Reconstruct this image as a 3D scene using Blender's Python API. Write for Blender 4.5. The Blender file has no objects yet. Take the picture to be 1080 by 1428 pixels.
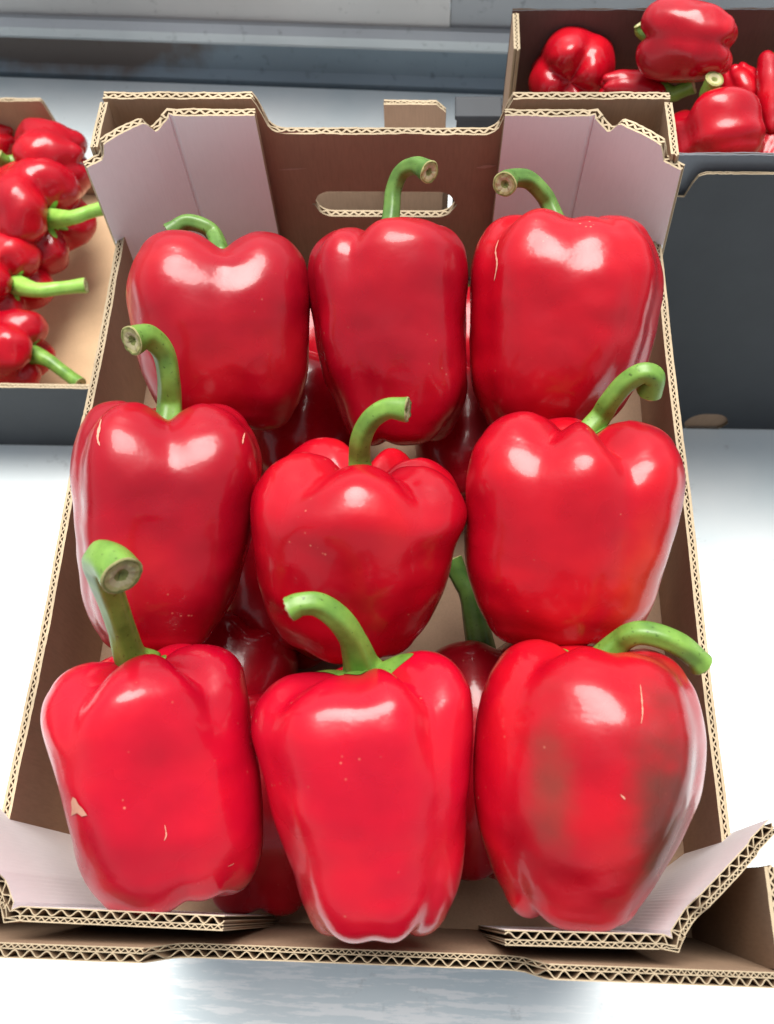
import bpy, bmesh, math, random
import numpy as np
from mathutils import Vector, noise
from mathutils.bvhtree import BVHTree

random.seed(7)
S = bpy.context.scene
COL = S.collection
R = math.radians

# ---------------------------------------------------------------- camera
CAM = np.array([0.02155, 0.01456, 0.48392])
PIT, YAW, ROL, FPX = 1.14488, -0.09597, -0.06840, 1241.7      # focal length in pixels of a 1428 px high frame
FW = np.array([math.sin(YAW)*math.cos(PIT), math.cos(YAW)*math.cos(PIT), -math.sin(PIT)])
_r = np.cross(FW, [0, 0, 1]); _r /= np.linalg.norm(_r); _u = np.cross(_r, FW)
RT = _r*math.cos(ROL) + _u*math.sin(ROL)
UP = -_r*math.sin(ROL) + _u*math.cos(ROL)
cd = bpy.data.cameras.new('camera'); cam = bpy.data.objects.new('camera', cd); COL.objects.link(cam)
from mathutils import Matrix
M = Matrix.Identity(4)
for i in range(3):
    M[i][0], M[i][1], M[i][2], M[i][3] = RT[i], UP[i], -FW[i], CAM[i]
cam.matrix_world = M
cd.sensor_fit = 'VERTICAL'; cd.sensor_height = 36.0; cd.sensor_width = 27.2
cd.lens = FPX/1428*36.0
cd.clip_start = 0.01; cd.clip_end = 200
cd.dof.use_dof = True; cd.dof.focus_distance = 0.40; cd.dof.aperture_fstop = 16.0
S.camera = cam

# ---------------------------------------------------------------- daylight
SUN_EL, SUN_AZ = R(68), R(-3)          # azimuth from +y (behind the boxes), clockwise seen from above
w = bpy.data.worlds.new('World'); S.world = w; w.use_nodes = True
nt = w.node_tree
sky = nt.nodes.new('ShaderNodeTexSky'); sky.sky_type = 'NISHITA'; sky.sun_disc = False
sky.sun_elevation = SUN_EL; sky.sun_rotation = SUN_AZ
sky.air_density = 1.0; sky.dust_density = 2.0
bg = nt.nodes['Background']; bg.inputs['Strength'].default_value = 0.08
hs = nt.nodes.new('ShaderNodeHueSaturation'); hs.inputs['Saturation'].default_value = 0.18      # a milky, thinly clouded sky
nt.links.new(sky.outputs[0], hs.inputs['Color']); nt.links.new(hs.outputs[0], bg.inputs['Color'])
sl = bpy.data.lights.new('sun', 'SUN'); sl.energy = 3.0; sl.angle = R(38); sl.color = (1.0, 0.96, 0.9)
so = bpy.data.objects.new('sun', sl); COL.objects.link(so)
SD = Vector((math.cos(SUN_EL)*math.sin(SUN_AZ), math.cos(SUN_EL)*math.cos(SUN_AZ), math.sin(SUN_EL)))
so.rotation_euler = SD.to_track_quat('Z', 'Y').to_euler(); so.location = SD*5
S.view_settings.view_transform = 'Standard'; S.view_settings.look = 'None'
S.view_settings.exposure = 1.06; S.view_settings.gamma = 1.0

TZ = -0.22                             # the counter; the box of peppers stands on a second crate

# ---------------------------------------------------------------- helpers
def ray(px, py):
    return FW + RT*(px-540)/FPX - UP*(py-714)/FPX
def at_z(px, py, z):
    d = ray(px, py); return CAM + d*(z-CAM[2])/d[2]
def at_y(px, py, y):
    d = ray(px, py); return CAM + d*(y-CAM[1])/d[1]
def depth(p):
    return float((np.asarray(p)-CAM) @ FW)
def at_d(px, py, dep):
    return CAM + ray(px, py)*dep
def nrm(v):
    v = np.asarray(v, float); return v/np.linalg.norm(v)

def empty(name, loc, label=None, cat=None, group=None):
    o = bpy.data.objects.new(name, None); COL.objects.link(o); o.location = loc
    o.empty_display_size = 0.02
    tag(o, label, cat, group); return o
def tag(o, label=None, cat=None, group=None, kind=None):
    if label: o['label'] = label
    if cat: o['category'] = cat
    if group: o['group'] = group
    if kind: o['kind'] = kind
    return o
def mesh(name, verts, faces, mats, parent=None, mi=None, smooth=True):
    me = bpy.data.meshes.new(name)
    me.from_pydata([tuple(map(float, v)) for v in verts], [], [tuple(f) for f in faces])
    for m in (mats if isinstance(mats, (list, tuple)) else [mats]): me.materials.append(m)
    if mi is not None: me.polygons.foreach_set('material_index', mi)
    if smooth: me.polygons.foreach_set('use_smooth', [True]*len(me.polygons))
    me.validate(); me.update()
    o = bpy.data.objects.new(name, me); COL.objects.link(o)
    if parent is not None:
        o.parent = parent
        o.location = -Vector(parent.location) if parent.parent is None else Vector((0, 0, 0))
    return o
def box(name, lo, hi, mat, parent=None, bevel=0.001, seg=2):
    bm = bmesh.new(); bmesh.ops.create_cube(bm, size=1)
    for v in bm.verts:
        v.co = Vector([lo[i] + (v.co[i]+.5)*(hi[i]-lo[i]) for i in range(3)])
    if bevel: bmesh.ops.bevel(bm, geom=bm.edges[:], offset=bevel, segments=seg, affect='EDGES', profile=.5)
    me = bpy.data.meshes.new(name); bm.to_mesh(me); bm.free(); me.materials.append(mat)
    o = bpy.data.objects.new(name, me); COL.objects.link(o)
    if parent is not None: o.parent = parent; o.location = -Vector(parent.location)
    return o

# ---------------------------------------------------------------- materials
def mat(name):
    m = bpy.data.materials.new(name); m.use_nodes = True
    return m, m.node_tree, m.node_tree.nodes['Principled BSDF']
def N(t, kind, **kw):
    n = t.nodes.new('ShaderNode'+kind)
    for k, v in kw.items():
        if k in n.inputs.keys(): n.inputs[k].default_value = v
        else: setattr(n, k, v)
    return n
def ramp(t, src, stops):
    r = t.nodes.new('ShaderNodeValToRGB'); e = r.color_ramp.elements
    e[0].position, e[0].color = stops[0][0], (*stops[0][1], 1)
    e[1].position, e[1].color = stops[-1][0], (*stops[-1][1], 1)
    for p, c in stops[1:-1]:
        x = e.new(p); x.color = (*c, 1)
    t.links.new(src, r.inputs[0]); return r
def mixc(t, fac, a, b, blend='MIX'):
    m = t.nodes.new('ShaderNodeMix'); m.data_type = 'RGBA'; m.blend_type = blend
    if isinstance(fac, (int, float)): m.inputs[0].default_value = fac
    else: t.links.new(fac, m.inputs[0])
    for s, i in ((a, 6), (b, 7)):
        if isinstance(s, tuple): m.inputs[i].default_value = (*s, 1)
        else: t.links.new(s, m.inputs[i])
    return m.outputs[2]
def bump(t, b, height, strength, dist):
    n = N(t, 'Bump', Strength=strength, Distance=dist); t.links.new(height, n.inputs['Height'])
    t.links.new(n.outputs[0], b.inputs['Normal']); return n

def pepper_mat(name, patches=(), rough=0.26, tone=1.0, pink=1.0):
    """red waxy skin; patches: (centre, radius, colour, strength) of ripening colour in object space"""
    m, t, b = mat(name)
    tc = N(t, 'TexCoord'); L = t.links
    info = N(t, 'ObjectInfo')
    add = N(t, 'VectorMath', operation='ADD'); L.new(tc.outputs['Object'], add.inputs[0])
    sc = N(t, 'VectorMath', operation='SCALE'); sc.inputs['Scale'].default_value = 3.0
    L.new(info.outputs['Location'], sc.inputs[0]); L.new(sc.outputs[0], add.inputs[1])
    n1 = N(t, 'TexNoise', Scale=22.0, Detail=3.0); L.new(add.outputs[0], n1.inputs['Vector'])
    r1 = ramp(t, n1.outputs['Fac'], [(.30, (.30*tone, .0012, .009*pink)), (.52, (.40*tone, .002, .011*pink)), (.74, (.50*tone, .006, .012*pink))])
    col = r1.outputs[0]
    for c, rad, pc, st in patches:
        st_ = N(t, 'VectorMath', operation='MULTIPLY'); L.new(tc.outputs['Object'], st_.inputs[0]); st_.inputs[1].default_value = (1, .34, .42)
        d = N(t, 'VectorMath', operation='DISTANCE'); L.new(st_.outputs[0], d.inputs[0]); d.inputs[1].default_value = (c[0], c[1]*.34, c[2]*.42)
        n2 = N(t, 'TexNoise', Scale=75.0, Detail=4.0); L.new(tc.outputs['Object'], n2.inputs['Vector'])
        ma = N(t, 'Math', operation='MULTIPLY_ADD'); L.new(n2.outputs['Fac'], ma.inputs[0]); ma.inputs[1].default_value = -.85*rad
        L.new(d.outputs['Value'], ma.inputs[2])
        mr = N(t, 'MapRange'); mr.interpolation_type = 'SMOOTHSTEP'; L.new(ma.outputs[0], mr.inputs[0])
        mr.inputs[1].default_value = rad*.75; mr.inputs[2].default_value = -.3*rad; mr.inputs[3].default_value = 0; mr.inputs[4].default_value = st
        col = mixc(t, mr.outputs[0], col, pc)
    # tiny pale specks
    n3 = N(t, 'TexVoronoi', Scale=260.0); L.new(add.outputs[0], n3.inputs['Vector'])
    n4 = N(t, 'TexNoise', Scale=60.0); L.new(add.outputs[0], n4.inputs['Vector'])
    lt = N(t, 'MapRange'); L.new(n3.outputs['Distance'], lt.inputs[0]); lt.inputs[1].default_value = .16; lt.inputs[2].default_value = .08
    g4 = N(t, 'MapRange'); L.new(n4.outputs['Fac'], g4.inputs[0]); g4.inputs[1].default_value = .62; g4.inputs[2].default_value = .72
    mu = N(t, 'Math', operation='MULTIPLY'); L.new(lt.outputs[0], mu.inputs[0]); L.new(g4.outputs[0], mu.inputs[1])
    mu2 = N(t, 'Math', operation='MULTIPLY'); L.new(mu.outputs[0], mu2.inputs[0]); mu2.inputs[1].default_value = .55
    col = mixc(t, mu2.outputs[0], col, (.62, .25, .16))
    L.new(col, b.inputs['Base Color'])
    n5 = N(t, 'TexNoise', Scale=35.0, Detail=4.0); L.new(add.outputs[0], n5.inputs['Vector'])
    rr = N(t, 'MapRange'); L.new(n5.outputs['Fac'], rr.inputs[0]); rr.inputs[1].default_value = .3; rr.inputs[2].default_value = .7
    rr.inputs[3].default_value = rough*.65; rr.inputs[4].default_value = rough*1.6
    L.new(rr.outputs[0], b.inputs['Roughness'])
    b.inputs['IOR'].default_value = 1.45; b.inputs['Specular IOR Level'].default_value = .30
    b.inputs['Subsurface Weight'].default_value = .12
    b.inputs['Subsurface Radius'].default_value = (.006, .0012, .0008)
    b.inputs['Subsurface Scale'].default_value = .6
    b.inputs['Coat Weight'].default_value = .30; b.inputs['Coat Roughness'].default_value = .11
    n6 = N(t, 'TexNoise', Scale=70.0, Detail=3.0); L.new(add.outputs[0], n6.inputs['Vector'])
    bp = bump(t, b, n6.outputs['Fac'], .26, .0016)
    L.new(bp.outputs[0], b.inputs['Coat Normal'])
    return m

def stem_mat(name, lo, hi):
    m, t, b = mat(name); L = t.links
    tc = N(t, 'TexCoord')
    mp = N(t, 'Mapping'); L.new(tc.outputs['Object'], mp.inputs[0])
    n = N(t, 'TexNoise', Scale=90.0, Detail=5.0); L.new(mp.outputs[0], n.inputs['Vector'])
    n2 = N(t, 'TexNoise', Scale=600.0, Detail=2.0); L.new(mp.outputs[0], n2.inputs['Vector'])
    r = ramp(t, n.outputs['Fac'], [(.3, lo), (.65, hi), (.85, tuple(min(1, c*1.25) for c in hi))])
    sp = ramp(t, n2.outputs['Fac'], [(.27, (.3, .3, .2)), (.36, (1, 1, 1))])
    L.new(mixc(t, .8, r.outputs[0], sp.outputs[0], 'MULTIPLY'), b.inputs['Base Color'])
    b.inputs['Roughness'].default_value = .42
    b.inputs['Subsurface Weight'].default_value = .1; b.inputs['Subsurface Radius'].default_value = (.002, .004, .001); b.inputs['Subsurface Scale'].default_value = .5
    bump(t, b, n.outputs['Fac'], .35, .001)
    return m

def card_mat(name, c, var=.12, fibre=1.0, rough=.85):
    m, t, b = mat(name); L = t.links
    tc = N(t, 'TexCoord')
    n = N(t, 'TexNoise', Scale=14.0, Detail=6.0, Roughness=.6); L.new(tc.outputs['Object'], n.inputs['Vector'])
    mp = N(t, 'Mapping'); mp.inputs['Scale'].default_value = (1, 1, .12); L.new(tc.outputs['Object'], mp.inputs[0])
    n2 = N(t, 'TexNoise', Scale=900.0, Detail=2.0); L.new(mp.outputs[0], n2.inputs['Vector'])
    lo = tuple(x*(1-var) for x in c); hi = tuple(min(1, x*(1+var)) for x in c)
    r = ramp(t, n.outputs['Fac'], [(.3, lo), (.7, hi)])
    r2 = ramp(t, n2.outputs['Fac'], [(.25, (.78,)*3), (.6, (1, 1, 1))])
    L.new(mixc(t, .5*fibre, r.outputs[0], r2.outputs[0], 'MULTIPLY'), b.inputs['Base Color'])
    b.inputs['Roughness'].default_value = rough
    b.inputs['Specular IOR Level'].default_value = .3
    bump(t, b, n2.outputs['Fac'], .12*fibre, .0006)
    return m

SKIN = [pepper_mat('pepper_skin'), pepper_mat('pepper_skin_crimson', tone=.82, pink=1.05, rough=.28), pepper_mat('pepper_skin_bright', tone=1.1, pink=1.5)]
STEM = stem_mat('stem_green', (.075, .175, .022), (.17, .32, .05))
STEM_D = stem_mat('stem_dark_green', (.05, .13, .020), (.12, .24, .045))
STEM_L = stem_mat('stem_pale_green', (.20, .42, .06), (.30, .55, .10))
WOOD = card_mat('stem_cut', (.36, .34, .15), .35); WOOD_IN = card_mat('stem_cut_ring', (.20, .22, .07), .5); WOOD_PITH = card_mat('stem_pith', (.42, .38, .22), .4)
KRAFT = card_mat('kraft_inside', (.36, .24, .158))
KRAFT_E = card_mat('kraft_edge', (.41, .33, .22), .3)
FLUTE_SHADE = card_mat('kraft_flute_shade', (.30, .20, .12), .1)  # darkened kraft: the shade down inside the flutes is in the colour
WHITE = card_mat('white_liner', (.90, .90, .92), .03, .25, .6)
DGREY = card_mat('dark_grey_print', (.036, .040, .046), .15, .4, .6)
LIT_GREY = card_mat('lit_grey_print', (.13, .145, .165), .1, .4, .6)  # lighter grey paints in the light caught by the inner front panel
SHADE_IN = card_mat('shaded_inside', (.11, .062, .055))  # shade on the right crate's back wall, put into a darker brown
SCUFF = card_mat('torn_paper', (.50, .36, .27), .2)
SCAR = card_mat('scar_tissue', (.62, .30, .21), .25)

# ---------------------------------------------------------------- corrugated board
def ribbon(V, F, MI, pts2, nr2, lo, hi, th, mi_a, mi_b, mi_cap, skip=None, lean=(0, 0), caps=(True, False)):
    """a thin upright sheet along pts2 (plan), from lo to hi per sample, with thickness th along nr2"""
    n = len(pts2); base = len(V)
    for i in range(n):
        for s in (-.5, .5):
            for z in (lo[i], hi[i]):
                ln = lean[i] if isinstance(lean, list) else lean
                V.append((pts2[i][0]+nr2[i][0]*th*s + ln[0]*z, pts2[i][1]+nr2[i][1]*th*s + ln[1]*z, z))
    q = lambda i, s, k: base + i*4 + s*2 + k
    for i in range(n-1):
        if skip is not None and skip[i]: continue
        F.append((q(i, 0, 0), q(i+1, 0, 0), q(i+1, 0, 1), q(i, 0, 1))); MI.append(mi_a)
        F.append((q(i+1, 1, 0), q(i, 1, 0), q(i, 1, 1), q(i+1, 1, 1))); MI.append(mi_b)
        if caps[0]: F.append((q(i, 0, 1), q(i+1, 0, 1), q(i+1, 1, 1), q(i, 1, 1))); MI.append(mi_cap)
        if caps[1]: F.append((q(i, 0, 0), q(i, 1, 0), q(i+1, 1, 0), q(i+1, 0, 0))); MI.append(mi_cap)
    for i in (0, n-1):
        F.append((q(i, 0, 0), q(i, 0, 1), q(i, 1, 1), q(i, 1, 0))); MI.append(mi_cap)

def path_sample(pts, step):
    P = [np.array(p, float) for p in pts]; out = []; s0 = 0
    for a, b in zip(P[:-1], P[1:]):
        L = np.linalg.norm(b-a); n = max(1, int(round(L/step)))
        for i in range(n): out.append((a+(b-a)*i/n, s0+L*i/n))
        s0 += L
    out.append((P[-1], s0))
    X = np.array([o[0] for o in out]); s = np.array([o[1] for o in out])
    T = np.gradient(X, axis=0); T /= np.linalg.norm(T, axis=1)[:, None]
    return X, s, np.stack([-T[:, 1], T[:, 0]], 1)

DOUBLE = [('liner', .0002, .0004), ('flute', .00165, .0025, .0059, .00036), ('liner', .0031, .00035), ('flute', .0039, .0013, .0027, .0003), ('liner', .0047, .0004)]
SINGLE = [('liner', .0006, .0013), ('flute', .0020, .0018, .0038, .0007), ('liner', .0034, .0013)]
BACK = [('liner', .0006, .0012), ('flute', .0026, .0030, .0056, .0012), ('liner', .0046, .0012)]
THIN = [('liner', .0003, .0007), ('liner', .0016, .0007)]
def board(name, pts, z0, ztop, parent, mats, layers=DOUBLE, slot=None, lean=(0, 0), seed=0, zbot=None, edge=None):
    """corrugated board standing on plan path pts; layers go to the LEFT of the path; mats = (right face, left face)"""
    V, F, MI = [], [], []
    ml = [mats[0], mats[1], FLUTE_SHADE, edge or KRAFT_E]
    rnd = random.Random(seed)
    ph = rnd.random()*10
    for li, ly in enumerate(layers):
        step = .002 if ly[0] == 'liner' else ly[3]/12
        X, s, nr = path_sample(pts, step)
        Lt = s[-1]
        zt = np.array([ztop(x, Lt) if callable(ztop) else ztop for x in s])
        zt = zt + np.array([.0007*noise.noise(Vector((x*60+ph, li*3.1, seed))) + .0004*noise.noise(Vector((x*400, li*7.7, seed))) for x in s])
        zl = np.full(len(s), z0) if zbot is None else np.array([zbot(x, Lt) for x in s])
        lean_ = [lean(x, Lt) for x in s] if callable(lean) else lean
        if ly[0] == 'liner':
            C = X + nr*ly[1]; th = ly[2]; n2 = nr
            a = 0 if li == 0 else (3 if li != len(layers)-1 else 2)
            b = 1 if li == len(layers)-1 else 2
            a = 0 if li == 0 else 2
        else:
            wob = np.array([.35*noise.noise(Vector((x*45, seed, li))) for x in s])
            w_ = 2*math.pi*s/ly[3] + wob*3
            amp = (ly[2]-ly[4])/2*(1+.22*np.array([noise.noise(Vector((x*120, 5.5+seed, li))) for x in s]))
            C = X + nr*(ly[1] + amp*np.sin(w_))[:, None]; th = ly[4]
            T = np.gradient(C, axis=0); T /= np.linalg.norm(T, axis=1)[:, None]
            n2 = np.stack([-T[:, 1], T[:, 0]], 1); a = b = 2
        if slot is None:
            ribbon(V, F, MI, C, n2, zl, zt, th, a, b, 3, lean=lean_)
        else:
            s0, s1, zc, hh = slot
            g = []
            for x in s:
                if x <= s0 or x >= s1: g.append(0)
                else:
                    e = min(x-s0, s1-x)
                    g.append(hh if e >= hh else math.sqrt(max(0, hh*hh-(hh-e)**2)))
            g = np.array(g)
            ribbon(V, F, MI, C, n2, zl, zc-g, th, a, b, 3, lean=lean_)
            ribbon(V, F, MI, C, n2, zc+g, zt, th, a, b, 3, lean=lean_, caps=(True, True))
    o = mesh(name, V, F, ml, parent, MI, smooth=False)
    return o

# ---------------------------------------------------------------- the setting
def steel(name, c, rough, metal, rust=None, var=.12, scale=7.0):
    m, t, b = mat(name); L = t.links
    tc = N(t, 'TexCoord')
    n = N(t, 'TexNoise', Scale=scale, Detail=6.0); L.new(tc.outputs['Object'], n.inputs['Vector'])
    r = ramp(t, n.outputs['Fac'], [(.3, tuple(x*(1-var) for x in c)), (.7, tuple(x*(1+var) for x in c))])
    col = r.outputs[0]
    n2 = N(t, 'TexNoise', Scale=60.0, Detail=5.0, Roughness=.7); L.new(tc.outputs['Object'], n2.inputs['Vector'])
    d = ramp(t, n2.outputs['Fac'], [(.60, (0, 0, 0)), (.74, (1, 1, 1))])
    col = mixc(t, d.outputs[0], col, tuple(x*.55 for x in c))
    if rust:
        dd = N(t, 'VectorMath', operation='MULTIPLY'); L.new(tc.outputs['Object'], dd.inputs[0]); dd.inputs[1].default_value = (1, 1, 4.0)
        d2 = N(t, 'VectorMath', operation='DISTANCE'); L.new(dd.outputs[0], d2.inputs[0]); d2.inputs[1].default_value = (rust[0][0], rust[0][1], rust[0][2]*4.0)
        n3 = N(t, 'TexNoise', Scale=45.0, Detail=4.0); L.new(tc.outputs['Object'], n3.inputs['Vector'])
        ma = N(t, 'MATH' if False else 'Math', operation='MULTIPLY_ADD'); L.new(n3.outputs['Fac'], ma.inputs[0]); ma.inputs[1].default_value = -.10; L.new(d2.outputs['Value'], ma.inputs[2])
        mr = N(t, 'MapRange'); L.new(ma.outputs[0], mr.inputs[0]); mr.inputs[1].default_value = rust[1]-.03; mr.inputs[2].default_value = rust[1]-.09; mr.inputs[3].default_value = 0; mr.inputs[4].default_value = .75
        col = mixc(t, mr.outputs[0], col, (.10, .05, .02))
    L.new(col, b.inputs['Base Color'])
    b.inputs['Metallic'].default_value = metal; b.inputs['Roughness'].default_value = rough
    bump(t, b, n2.outputs['Fac'], .08, .001)
    return m

# counter top: white enamelled sheet with worn streaks that also paint in reflected sunlight
m, t, b = mat('counter_enamel'); L = t.links
tc = N(t, 'TexCoord')
n = N(t, 'TexNoise', Scale=9.0, Detail=6.0); L.new(tc.outputs['Object'], n.inputs['Vector'])
r = ramp(t, n.outputs['Fac'], [(.32, (.66, .75, .78)), (.68, (.82, .87, .88))])
mp = N(t, 'Mapping'); mp.inputs['Rotation'].default_value = (0, 0, R(14)); mp.inputs['Scale'].default_value = (6, 60, 1); L.new(tc.outputs['Object'], mp.inputs[0])
n2 = N(t, 'TexNoise', Scale=3.0, Detail=6.0, Roughness=.75); L.new(mp.outputs[0], n2.inputs['Vector'])
r2 = ramp(t, n2.outputs['Fac'], [(.51, (0, 0, 0)), (.55, (1, 1, 1))])
msk = N(t, 'VectorMath', operation='DISTANCE'); L.new(tc.outputs['Object'], msk.inputs[0]); msk.inputs[1].default_value = (-.02, -.045, TZ)
mr = N(t, 'MapRange'); L.new(msk.outputs['Value'], mr.inputs[0]); mr.inputs[1].default_value = .22; mr.inputs[2].default_value = .06; mr.inputs[3].default_value = 0; mr.inputs[4].default_value = 1
mu = N(t, 'Math', operation='MULTIPLY'); L.new(r2.outputs[0], mu.inputs[0]); L.new(mr.outputs[0], mu.inputs[1])
c1 = mixc(t, mu.outputs[0], r.outputs[0], (.95, .97, .97))
n3 = N(t, 'TexNoise', Scale=38.0, Detail=6.0, Roughness=.7); L.new(tc.outputs['Object'], n3.inputs['Vector'])
r3 = ramp(t, n3.outputs['Fac'], [(.63, (0, 0, 0)), (.78, (1, 1, 1))])
c2 = mixc(t, r3.outputs[0], c1, (.42, .45, .46))
L.new(c2, b.inputs['Base Color']); b.inputs['Roughness'].default_value = .32; b.inputs['Specular IOR Level'].default_value = .5
bump(t, b, n2.outputs['Fac'], .06, .001)
ENAMEL = m
WS = -0.050                       # the counter's back runs slightly askew to the box
def wy(x): return 0.852 + WS*(x+0.15)*1.0
# top sheet + front lip, a rounded slab
def slab(name, poly, z0, z1, mt, parent=None, bevel=.003):
    bm = bmesh.new()
    vs = [bm.verts.new((x, y, z1)) for x, y in poly]; f = bm.faces.new(vs)
    e = bmesh.ops.extrude_face_region(bm, geom=[f])
    for v in [g for g in e['geom'] if isinstance(g, bmesh.types.BMVert)]: v.co.z = z0
    bmesh.ops.recalc_face_normals(bm, faces=bm.faces[:])
    if bevel: bmesh.ops.bevel(bm, geom=bm.edges[:], offset=bevel, segments=3, affect='EDGES', profile=.5)
    me = bpy.data.meshes.new(name); bm.to_mesh(me); bm.free(); me.materials.append(mt)
    o = bpy.data.objects.new(name, me); COL.objects.link(o)
    if parent is not None: o.parent = parent; o.location = -Vector(parent.location)
    return o
x0, x1 = -1.3, 1.5
ct = slab('counter', [(x0, -.55), (x1, -.55), (x1, wy(x1)-.001), (x0, wy(x0)-.001)], TZ-.04, TZ, ENAMEL)
tag(ct, kind='structure')

# steel back of the stall behind the counter
BLUE = steel('blue_grey_steel', (.20, .26, .31), .38, .25, rust=(tuple(map(float, at_y(85, 56, .87))), .17))
GREYS = steel('grey_steel', (.42, .41, .41), .35, .45, var=.2, scale=3.0)
LIP = steel('pale_steel', (.48, .51, .53), .3, .4)
wl = empty('steel_back_panel', (0, wy(0), TZ), 'grey steel back panel with rolled lip and rust, behind the counter', 'wall panel')
def wallstrip(name, prof, mt, xa=x0, xb=x1, parent=wl):
    V, F = [], []
    for x in (xa, xb):
        for dy, z in prof: V.append((x, wy(x)+dy, z))
    k = len(prof)
    for i in range(k-1): F.append((i, i+k, i+k+1, i+1))
    F.append(tuple(range(k))); F.append(tuple(range(2*k-1, k-1, -1)))
    return mesh(name, V, F, mt, parent, smooth=False)
ZL = TZ+.0535
wallstrip('skirting', [(.002, TZ-.02), (.002, TZ+.003), (.010, TZ+.010), (.012, ZL), (.07, ZL), (.07, TZ-.02)], BLUE)
lip = [(-.012+.006*(1-math.cos(a)), ZL+.008-.006*math.sin(a)) for a in [i*math.pi/2/5 for i in range(6)]]
wallstrip('lip', [(.03, ZL+.001)] + [(-.006, ZL+.001), (-.010, ZL+.003), (-.012, ZL+.007), (-.012, ZL+.017), (-.004, ZL+.022), (.03, ZL+.022)], LIP)
seamx = 0.040; WT = 0.06
wallstrip('panel', [(.001, ZL+.021), (.001, WT), (.06, WT), (.06, ZL+.021)], GREYS, xa=x0, xb=seamx)
wallstrip('panel', [(.0025, ZL+.021), (.0025, WT), (.06, WT), (.06, ZL+.021)], steel('dark_grey_steel', (.26, .27, .29), .35, .45, var=.2, scale=3.0), xa=seamx+.001, xb=x1)

# ---------------------------------------------------------------- the main box
BL, HC, HM, HL, PA = .4104, .1468, .1235, .0865, .0494
XL, XR, TL, TR = -.16, .16, .0428, -.0885          # plan edges and inward lean per metre of height
WM0, WM1 = -.0635, .0575
bx = empty('cardboard_box', (0, .2, 0), 'open cardboard box with white corner posts holding nine upright red peppers', 'cardboard box')
def end_top(side):
    def f(s, Lt):
        x = XL + s if side == 'front' else XR - s
        e = min(x-(WM0-.004), (WM1+.004)-x)       # distance inside the lowered middle
        if e <= -.004: return HC
        if e <= 0: return HC-(HC-HM)*.55*((e+.004)/.004)**1.0
        if e < .010: return HM+(HC-HM)*.45*(1-math.sqrt(1-(1-e/.010)**2))
        return HM
    return f
W0, W1 = XL+.0008, XR-.0008
def end_lean(side):
    def f(s, Lt):
        x = s if side == 'front' else Lt-s
        return (TL*max(0, 1-x/.05) + TR*max(0, 1-(Lt-x)/.05), -.055 if side == 'front' else 0)
    return f
# front: travels +x, layers to the left (= inward, +y)
xl_t, xr_t = XL+TL*HC+.001, XR+TR*HC-.001
board('end_wall', [(W0, .0044), (W1, .0044)], .004, lambda s, Lt: min(end_top('front')(s, Lt), HC), bx, (WHITE, KRAFT), seed=1, lean=end_lean('front'))
sl0, sl1 = XR-at_y(636, 283, BL)[0], XR-at_y(443, 283, BL)[0]
zs = (at_y(540, 257, BL)[2]+at_y(540, 294, BL)[2])/2
board('end_wall', [(W1, BL), (W0, BL)], .004, end_top('back'), bx, (WHITE, KRAFT), layers=BACK, seed=2, lean=end_lean('back'), slot=(sl0, sl1, zs, .0105))
def side_top(s, Lt):
    if s < PA-.0165 or s > Lt-(PA-.012): return HC
    return HL+.0012*math.sin(s*40)
# left side travels -y (inward = +x is to the left of -y travel): layers to the left
board('side_wall', [(XL, BL-.0075), (XL, .0020)], .004, side_top, bx, (WHITE, KRAFT), layers=SINGLE, lean=(TL, 0), seed=3)
board('side_wall', [(XR, .0020), (XR, BL-.0075)], .004, side_top, bx, (WHITE, KRAFT), layers=SINGLE, lean=(TR, 0), seed=4)
box('base', (XL+.002, .008, .0005), (XR-.002, BL-.008, .0039), KRAFT, bx, .0004)

def post(side, end, crease_px, end_px, seed, tab=.008, hdrop=.003, dz=0):
    x = (XL-.0008) if side == 'l' else (XR+.0008)
    tl_ = TL if side == 'l' else TR
    y = BL-PA-.001 if end == 'b' else PA+.001
    c = at_z(*crease_px, HC-hdrop); e = at_z(*end_px, HC-hdrop)
    if end == 'b':
        c[1] = min(c[1], BL-.0165); e[1] = BL-.0150
    else:
        c[1] = .0128 if side == 'l' else .0116; e[1] = c[1]-.0006
    A = np.array([x, y]); C = c[:2]; E = e[:2]
    Ld = np.linalg.norm(C-A)
    rv = (side == 'l') == (end == 'b')
    def top(s, Lt):
        if rv: d = s
        else: d = Lt-s
        q = d/Ld
        h = HC-hdrop
        if q < .20: return h-.001
        if q < .24: return h+tab*.9*(q-.20)/.04
        if q < .70: return h+tab*(.9+.1*math.sin((q-.24)*7))
        if q < .80: return h+tab-(tab+.002)*(q-.70)/.10
        if q < 1.0: return h-.002+(.004)*(q-.80)/.20
        return h+.002-.001*min(1, (d-Ld)/.04)
    # white face must look into the box
    At = A + np.array([tl_*HC, 0])
    n1 = nrm(C-At); n2 = nrm(E-C); o_ = np.array([-n1[1], n1[0]])*(1 if rv else -1)
    K = C + o_*.0016                       # pressed crease
    mid = A+(C-A)*.72 - o_*.0012
    pts = [A, mid, C-n1*.0016, K, C+n2*.0016, E] if rv else [E, C+n2*.0016, K, C-n1*.0016, mid, A]
    # path direction chosen so the left of it is the kraft side facing the corner
    return board('corner_post', pts, .004, top, bx, (WHITE, KRAFT), layers=BACK if end == 'b' else DOUBLE, seed=seed, lean=lambda s, Lt: (tl_*max(0, 1-((s if rv else Lt-s)/Ld)), 0))
post('l', 'b', (243, 147), (357, 153), 5)
post('r', 'b', (825, 147), (704, 153), 6)
post('l', 'f', (20, 1290), (312, 1300), 7, tab=.004)
post('r', 'f', (932, 1320), (704, 1309), 8, tab=.004)

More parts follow.
